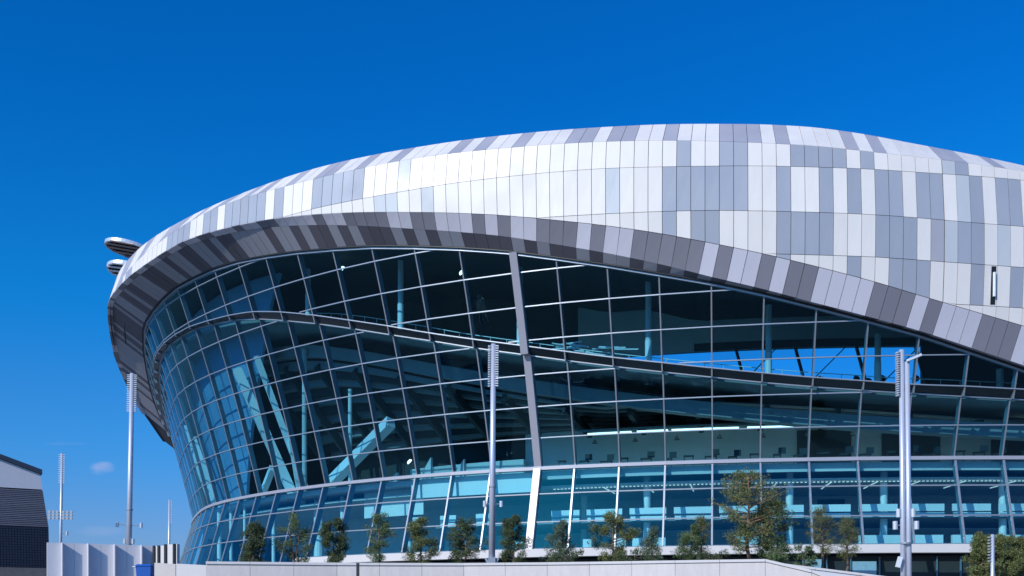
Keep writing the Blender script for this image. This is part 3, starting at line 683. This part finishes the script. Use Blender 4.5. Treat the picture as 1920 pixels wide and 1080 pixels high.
V = [lbp(s, y, 11.32, .58) + Vector((0, 0, .33 * s + k)) for k in (0, .3) for s, y in ((-.12, -.15), (15, -.15), (15, 9), (-.12, 9))]
part('roof_cap', V, [(0, 1, 2, 3), (7, 6, 5, 4), (1, 0, 4, 5), (2, 1, 5, 6), (3, 2, 6, 7), (0, 3, 7, 4)], MT['roofcap'], lb)
for i in range(20):
    z = 7.88 + i * .119
    lbox('slat', 0, 15, 0, .11, z, z + .082, MT['slat'])
tb = MB()
for j in range(16):
    for i in range(46):
        s = .03 + i * .17; z = 5.2 + j * .165
        V = [lbp(a, y, zz, xin(zz)) for zz in (z, z + .14) for a, y in ((s, 0), (s + .145, 0), (s + .145, .075), (s, .075))]
        tb.add(V, [(0, 1, 2, 3), (7, 6, 5, 4), (1, 0, 4, 5), (2, 1, 5, 6), (3, 2, 6, 7), (0, 3, 7, 4)])
tb.done('wall_tiles', MT['tile'], lb, kind='stuff')

# ------------------------------------------------------------------ finned pale wall
fw = empty('finned_wall', (-25.5, 60.0, 3.6), 'pale lilac panel wall with thin upright fins and dark posts on its bright end', 'wall')
A_ = Vector((-25.35, 59.6, 0)); B_ = Vector((-20.45, 62.2, 0)); C_ = Vector((-19.65, 61.75, 0)); D_ = Vector((-18.75, 61.2, 0))
org = Vector((-25.5, 60.0, 3.6))
def wallrun(a, b, n, z0, z1, mname, fins, names=('wall_panel', 'fin'), finm='lilac_wall', fd=.38, fwid=.045, th=.2):
    t = (b - a).normalized(); nn = Vector((t.y, -t.x, 0)); Lg = (b - a).length
    for i in range(n):
        p0, p1 = a + t * (Lg * i / n + .006), a + t * (Lg * (i + 1) / n - .006)
        V = [q + Vector((0, 0, z)) - org for z in (z0, z1) for q in (p0, p1, p1 - nn * th, p0 - nn * th)]
        part(names[0], V, BOXF, MT[mname], fw)
    for s in fins:
        c = a + t * s
        V = [q + Vector((0, 0, z)) - org for z in (z0, z1 + .015) for q in (c + nn * fd, c + nn * fd + t * fwid, c + t * fwid + nn * .003, c + nn * .003)]
        part(names[1], V, BOXF, MT[finm], fw)
Lw = (B_ - A_).length
wallrun(A_, B_, 4, 3.62, 6.02, 'lilac_wall', [Lw * f for f in (.13, .37, .62, .88)])
wallrun(B_, C_, 1, 3.62, 6.0, 'coping', [.12, .5], ('wall_panel', 'dark_post'), 'furn', .12, .12)
wallrun(C_, D_, 1, 3.62, 6.05, 'coping', [.12, .83], ('wall_panel', 'dark_post'), 'furn', .12, .14)

# blue bin
bn = empty('recycling_bin', (-19.65, 58.6, 3.6), 'small blue bin in front of the finned pale wall', 'bin')
MB().add([(-.34, -.3, 0), (.34, -.3, 0), (.34, .3, 0), (-.34, .3, 0), (-.4, -.36, 1.05), (.4, -.36, 1.05), (.4, .36, 1.05), (-.4, .36, 1.05)], BOXF).done('bin_body', MT['blue'], bn)
MB().add([(-.43, -.4, 1.06), (.43, -.4, 1.06), (.43, .4, 1.06), (-.43, .4, 1.06), (-.36, -.3, 1.17), (.36, -.3, 1.17), (.36, .36, 1.2), (-.36, .36, 1.2)], BOXF).done('lid', MT['blue'], bn)
MB().tube((-.55, -.38, 1.02), (-.40, -.38, 1.02), .035, n=8).done('handle', MT['mast'], bn)

# ------------------------------------------------------------------ retaining walls along the front
def run_wall(name, pts, zt, zb, m, mc, label, cop=True, seg=2.05, th=.35, cat='wall', over_=.07, ch=.13):
    o0 = Vector((pts[0][0], pts[0][1], 0)); w = empty(name, o0, label, cat)
    X = [p[0] for p in pts]; Ls = [0]
    for a, b in zip(pts[:-1], pts[1:]): Ls.append(Ls[-1] + math.dist(a, b))
    fx, fy, fz = itp(Ls, X), itp(Ls, [p[1] for p in pts]), itp(Ls, zt)
    n = max(1, int(Ls[-1] / seg))
    for i in range(n):
        s0, s1 = Ls[-1] * i / n, Ls[-1] * (i + 1) / n
        a = Vector((fx(s0), fy(s0), 0)); b = Vector((fx(s1), fy(s1), 0)); t = (b - a).normalized(); nn = Vector((t.y, -t.x, 0)); a += t * .008; b -= t * .008
        V = [q + Vector((0, 0, z)) - o0 for (q, z) in ((a, zb), (b, zb), (b - nn * th, zb), (a - nn * th, zb), (a, fz(s0) - ch), (b, fz(s1) - ch), (b - nn * th, fz(s1) - ch), (a - nn * th, fz(s0) - ch))]
        part('wall_panel', V, BOXF, MT[m], w)
        if cop:
            V = [q + Vector((0, 0, z)) - o0 for (q, z) in ((a + nn * over_, fz(s0) - ch + .004), (b + nn * over_, fz(s1) - ch + .004), (b - nn * (th + .04), fz(s1) - ch + .004), (a - nn * (th + .04), fz(s0) - ch + .004),
                 (a + nn * over_, fz(s0)), (b + nn * over_, fz(s1)), (b - nn * (th + .04), fz(s1)), (a - nn * (th + .04), fz(s0)))]
            part('coping', V, BOXF, MT[mc], w)
    return w
rw = run_wall('retaining_wall', [(-15.35, 54.8), (-9, 55.9), (-3.1, 56.4), (3.1, 55.4), (9, 53.6), (13.06, 52.5), (14.9, 52.1), (18.6, 51.6)], [4.72, 4.72, 4.72, 4.72, 4.72, 4.72, 3.92, 2.3], -.1, 'pale_wall', 'coping', 'long low pale stone wall with a projecting coping in front of the small trees')
MB().box(23.15 - 15.35 - 15.35 + 15.35, 23.27 - 15.35, -1.8, -1.55, -.05, 4.55).done('dark_gap_post', MT['furn'], rw)
run_wall('ramp_wall', [(14.2, 60.2), (18.5, 60.0), (24, 59.5)], [5.0, 4.45, 3.7], 3.0, 'lilac_wall', 'coping', 'sloping pale ramp parapet beside the right end of the long stone wall', cop=True, seg=2.)
run_wall('low_wall', [(-18.75, 57.3), (-17.6, 57.2)], [4.79, 4.72], -.1, 'beige', 'beige', 'short beige stone wall right of the blue bin', cop=False, seg=1.2, ch=0.)
run_wall('low_wall', [(-17.58, 57.2), (-15.0, 57.0)], [4.74, 4.60], -.1, 'coping', 'coping', 'short white stepped wall joining the beige wall to the long stone wall', cop=False, seg=1.3, ch=0.)
# planting bed behind the wall
bed = [(-15.3, 55.3), (-9, 56.4), (-3.1, 56.9), (3.1, 55.9), (9, 54.1), (13.1, 53.0), (14, 62), (16, 76), (0, 80), (-12, 74)]
n = len(bed); structure('planting_bed', [(x, y, 4.35) for x, y in bed] + [(x, y, 3.0) for x, y in bed], [tuple(range(n))] + [(i, i + n, (i + 1) % n + n, (i + 1) % n) for i in range(n)], MT['soil'])

# ------------------------------------------------------------------ vegetation
def leaves(rng_, clumps, nper, size, elong=2.2):
    V = []; Fc = []
    for c, r in clumps:
        for _ in range(max(3, int(nper * (r / .3) ** 1.5))):
            while True:
                q = Vector((rng_.uniform(-1, 1), rng_.uniform(-1, 1), rng_.uniform(-1, 1)))
                if q.length < 1: break
            p = c + q * r
            a = (q + Vector((rng_.gauss(0, .6), rng_.gauss(0, .6), rng_.gauss(.35, .5)))).normalized()
            b = a.orthogonal().normalized(); b = (b * math.cos(rng_.random() * 6.3) + a.cross(b) * math.sin(rng_.random() * 6.3))
            s = size * rng_.uniform(.6, 1.3)
            i = len(V); V += [p - b * s * .3, p + a * s * elong * .5 - b * s * .1, p + a * s * elong, p + b * s * .35]
            Fc.append((i, i + 1, i + 2, i + 3))
    return V, Fc
NB = 1.35
def tree(name, X, Y, z0, h, w, label, leaf='dark', shape='oval', seed=1, dens=1., nb=26, size=.05, bark='bark', trunks=1, low=.12, lean=0., cat='tree', clump=.21):
    rg = random.Random(seed); t = empty(name, (X, Y, z0), label, cat, 'small trees along the front wall' if name == 'young_pine' else None)
    tr = MB(); lm = MB(); clumps = []
    for k in range(trunks):
        ox = 0 if trunks == 1 else (-.5 + k) * w * .28
        ph = h * (1 if k == 0 else .78); pts = []
        x = ox * .4; y = 0
        n = 7
        for i in range(n + 1):
            f = i / n; pts.append(Vector((ox * min(1, f * 2) * .8 + lean * f + rg.gauss(0, .03) * h * .5, rg.gauss(0, .02) * h * .5, f * ph * .96)))
        r0 = .022 * h + .012
        for i in range(n): tr.tube(pts[i], pts[i + 1], r0 * (1 - .85 * i / n), r0 * (1 - .85 * (i + 1) / n), 7)
        for j in range(int(nb * NB) // trunks):
            f = low + (1 - low) * (j + rg.random()) / (int(nb * NB) // trunks); f = min(f, .98)
            i = min(n - 1, int(f * n)); base = pts[i].lerp(pts[i + 1], f * n - i)
            g = (f - low) / (1 - low)
            if shape == 'oval': e = math.sin(math.pi * (g * .80 + .16)) ** .7
            elif shape == 'cone': e = (1 - g) ** .7 * .95 + .12
            elif shape == 'ball': e = math.sin(math.pi * (g * .74 + .12)) ** .6
            elif shape == 'top': e = (.35 + .75 * math.sin(math.pi * min(1, g * .9 + .05)))
            else: e = .8
            ln = w / 2 * e * rg.uniform(.5, 1.2); an = rg.random() * 6.283; rise = rg.uniform(.1, .55) * ln
            tip = base + Vector((math.cos(an) * ln, math.sin(an) * ln, rise)); mid = base.lerp(tip, .5) - Vector((0, 0, .05 * ln))
            rr = .010 * h * .5 + .004
            lm.tube(base, mid, rr, rr * .7, 5); lm.tube(mid, tip, rr * .7, rr * .3, 5)
            cr = clump * (h / 2.5) ** .5 * rg.uniform(.6, 1.15)
            clumps.append((tip, cr)); clumps.append((mid.lerp(tip, .35) + Vector((rg.gauss(0, .05), rg.gauss(0, .05), rg.gauss(.03, .05))), cr * .9))
            for q in range(2):
                sp = mid.lerp(tip, rg.uniform(.1, .9)) + Vector((rg.gauss(0, .13), rg.gauss(0, .13), rg.gauss(.02, .1))) * w * .5
                lm.tube(mid, sp, rr * .4, rr * .2, 4); clumps.append((sp, cr * rg.uniform(.5, .9)))
    tr.done('trunk', MT[bark], t, smooth=True); lm.done('limbs', MT[bark], t)
    V, Fc = leaves(rg, clumps, 190 * dens, size)
    part('crown', V, Fc, LEAF[leaf], t)
    return t
def at(px, D): return (px - 960) / 2050 * D
def zt(py, D): return EYE + (1165.7 - py) / 2050 * D
TD = 66.
specs = [  # photo column, crown top row, width in pixels, label, leaf, shape, density, size
 (475, 980, 50, 'dark dense oval conifer, leftmost behind the stone wall', 'dark', 'oval', 1.25, .05, 30, 1),
 (553, 957, 66, 'loose twin-stemmed pine before the white raking beams', 'mid', 'oval', .6, .05, 26, 2),
 (625, 973, 50, 'compact dark rounded conifer right of the loose twin-stemmed pine', 'dark', 'ball', 1.3, .05, 30, 1),
 (712, 962, 62, 'airy pine with a pale stem showing, between two denser conifers', 'mid', 'oval', .7, .05, 26, 1),
 (787, 973, 62, 'bushy green pine with a notched side, second left of the central mast', 'olive', 'oval', .95, .05, 26, 1),
 (873, 978, 76, 'broad round dark pine just left of the central lamp mast', 'dark', 'ball', 1.15, .05, 30, 1),
 (963, 968, 60, 'upright dark pine just right of the central lamp mast', 'dark', 'oval', 1.1, .05, 30, 1),
 (1050, 978, 62, 'bluish conical young pine right of the wide mullion', 'bluish', 'cone', .9, .05, 28, 1),
 (1150, 963, 80, 'top-heavy brownish green pine with thin low branches', 'olive', 'top', .95, .05, 30, 1),
 (1222, 990, 56, 'smallest bluish conical pine, between two larger ones', 'bluish', 'cone', .7, .05, 24, 1),
 (1296, 992, 66, 'low spreading green pine left of the tallest pine', 'mid', 'ball', .9, .05, 26, 1),
]
for i, (px, py, wp, lab, lf, sh, dn, sz, nb, tk) in enumerate(specs):
    D = TD + (i % 3) * .8; z0 = 4.33; h = zt(py, D) - z0
    tree('young_pine', at(px, D), D, z0, h, wp / 2050 * D * .92, lab, lf, sh, 11 + i, dn, nb, sz, trunks=tk, low=.14 if sh != 'top' else .2)
D = 64.
tree('tall_pine', at(1405, D), D, 4.33, zt(885, D) - 4.33, 108 / 2050 * D, 'tallest pine with an orange-brown trunk and a long low left limb', 'olive', 'top', 41, .42, 40, .06, 'bark_pine', 1, .24, -.1, clump=.22)
tree('tall_pine', at(1447, D), D + .6, 4.33, zt(938, D) - 4.33, 92 / 2050 * D, 'full green pine leaning against the right side of the tallest pine', 'mid', 'oval', 42, .55, 36, .06, 'bark_pine', 1, .2, .1, clump=.22)
for px, py, wp, sd_, lab in ((1312, 965, 42, 51, 'thin twiggy brown sapling behind the low spreading pine'), (1541, 948, 48, 52, 'tall thin sapling with sparse leaves right of the tallest pine'), (1588, 970, 48, 53, 'round-headed sparse sapling with a thin bare stem above the entrance')):
    D = 68.; tree('bare_sapling', at(px, D), D, 4.0, zt(py, D) - 4.0, wp / 2050 * D, lab, 'olive', 'oval', sd_, .30, 40, .04, low=.38, clump=.2)
for px, py, wp, D, sd_, lab in ((1508, 1026, 54, 63., 61, 'low green bush at the foot of the ramp parapet'), (1462, 1030, 60, 63., 62, 'low green bush under the full green pine'), (1060, 1040, 80, 62., 64, 'low dark groundcover shrub under the bluish conical pine'), (1190, 1040, 110, 62., 65, 'low dark shrub between the top-heavy pine and the smallest pine'), (1330, 1040, 70, 62., 66, 'low dark shrub right of the low spreading pine')):
    tree('low_shrub', at(px, D), D, 4.2, zt(py, D) - 4.2, wp / 2050 * D, lab, 'mid' if sd_ < 64 else 'dark', 'flat', sd_, 1.0, 20, .055, low=.15, cat='shrub', clump=.17)
for px, py, wp, D, sd_, lab in ((1842, 1003, 62, 61., 71, 'tall left half of the green hedge pine group behind the small lamp post'), (1880, 1006, 70, 61.5, 72, 'wide green pine bush at the right edge behind the small lamp post'), (1915, 1012, 60, 62., 73, 'green pine bush cut by the right edge of the frame')):
    tree('bushy_pine', at(px, D), D, 3.6, zt(py, D) - 3.6, wp / 2050 * D * .85, lab, 'olive', 'oval', sd_, .9, 44, .055, low=.04, cat='shrub', clump=.22)

# ------------------------------------------------------------------ light masts
unit = MB().box(0, .25, -.07, .07, -.028, .028); unit_me = mesh('floodlight', unit.V, unit.F, MT['mast_unit'])
def mast(X, D, z0, ztop, r, label, units=(), nun=18, ulen=2.4, tilt=0., arms=(), twin=False, cluster=None, us=1., top=True):
    t = empty('light_mast', (X, D, z0), label, 'lamp post', 'tall light masts round the stadium'); t.rotation_euler = (0, R(tilt), 0)
    h = ztop - z0
    if twin:
        for s in (-1, 1): MB().tube((s * r * 1.08, 0, 0), (s * r * 1.02, 0, h if s < 0 else h - .5), r, r * .92, 16).done('pole', MT['mast'], t, smooth=True)
    else: MB().tube((0, 0, 0), (0, 0, h), r, r * .72, 16).done('pole', MT['mast'], t, smooth=True)
    MB().tube((0, 0, 0), (0, 0, .06), r * 2.1, r * 2.1, 12).done('base_plate', MT['fix'], t)
    MB().tube((0, 0, h * .38), (0, 0, h * .38 + .07), r * (2.2 if twin else 1.15), n=14).done('collar', MT['fix'], t)
    for ang in units:
        for i in range(nun):
            o = link('floodlight', unit_me, t); z = h - .12 - ulen * i / nun
            o.rotation_euler = (0, 0, R(ang)); o.scale = (us, us, us)
            o.location = (math.cos(R(ang)) * r * .7 + (-r if twin else 0), math.sin(R(ang)) * r * .7, z)
    for side, z, ln in arms:
        b = MB(); b.tube((0, 0, z), (side * ln, 0, z), .025, n=6); b.tube((side * ln, 0, z - .02), (side * ln, 0, z + .02), .04, n=6); o = b.done('bracket', MT['fix'], t)
        b = MB(); b.tube((side * ln, -.02, z - .17), (side * ln, -.02, z + .17), .10, .10, 12); b.done('spotlight', MT['mast_unit'], o, smooth=False)
    if cluster:
        z = cluster
        for i in range(6):
            for j in range(3):
                if i in (2, 3) and j == 1: pass
                x = (-.95, -.6, -.27, .27, .6, .95)[i]
                b = MB(); b.tube((x, -.22, z + j * .27), (x, -.02, z + j * .27), .13, .10, 10); b.done('floodlight', MT['fix'], t)
        for j in range(3): MB().tube((-1.0, 0, z + j * .27), (1.0, 0, z + j * .27), .03, n=6).done('crossbar', MT['fix'], t)
    return t
D = 61.; m = mast(at(922, D), D, 4.3, zt(645, D), .19, 'tall pale mast with spiky lamp strips before the middle of the glass', (20, 160, 200, 340), 18, 2.35, .45, [(-1, zt(945, D) - 4.3, .42), (1, zt(945, D) - 4.3, .50)], us=.68)
MB().beam((-.35, -.1, .95), (-.12, -.1, .45), .1, .12).beam((.35, -.1, .95), (.12, -.1, .45), .1, .12).beam((-.2, -.12, .75), (.2, -.12, .75), .28, .45).done('base_bracket', MT['fix'], m)
D = 45.; m = mast(at(1700.5, D), D, 0., zt(656, D), .112, 'thick twin-tube mast with a short lamp arm before the right part of the glass', (150, 180, 210), 20, 1.85, -.5, [(-1, zt(985, D), .44), (1, zt(985, D), .44), (-1, zt(962, D), .30), (1, zt(962, D), .30)], twin=True, us=.65)
b = MB(); b.beam((.05, -.1, zt(678, D)), (.62, -.25, zt(668, D)), .16, .09); b.done('lamp_arm', MT['mast_unit'], m)
b = MB(); b.beam((-.42, -.2, zt(1064, D)), (-.30, -.2, zt(1040, D) - .1), .16, .16); b.done('control_box', MT['white'], m)
D = 75.; mast(at(240, D), D, 3.6, zt(700, D), .20, 'tall mast left of the glass, its top against the rim', (0, 25, 180), 20, 2.6, 1.1, [(-1, zt(984, D) - 3.6, .82), (1, zt(985, D) - 3.6, .82), (-1, zt(1015, D) - 3.6, .28), (1, zt(1015, D) - 3.6, .28)], us=.75)
D = 95.; mast(at(112, D), D, 3.6, zt(850, D), .14, 'mast with a wide floodlight cluster beside the dark building', (0, 180), 16, 2.6, .9, [(1, zt(1000, D) - 3.6, .55)], cluster=zt(972, D) - 3.6, us=.7)
D = 120.; mast(at(316, D), D, 3.6, zt(937, D), .15, 'thin distant mast between the finned wall and the glass', (0,), 14, 2.6, .5, us=.8)
D = 47.; mast(at(1861, D), D, 0., zt(1002, D), .10, 'short thin white lamp post in front of the right green bushes', (160, 200), 9, 1.15, 0, us=.5)
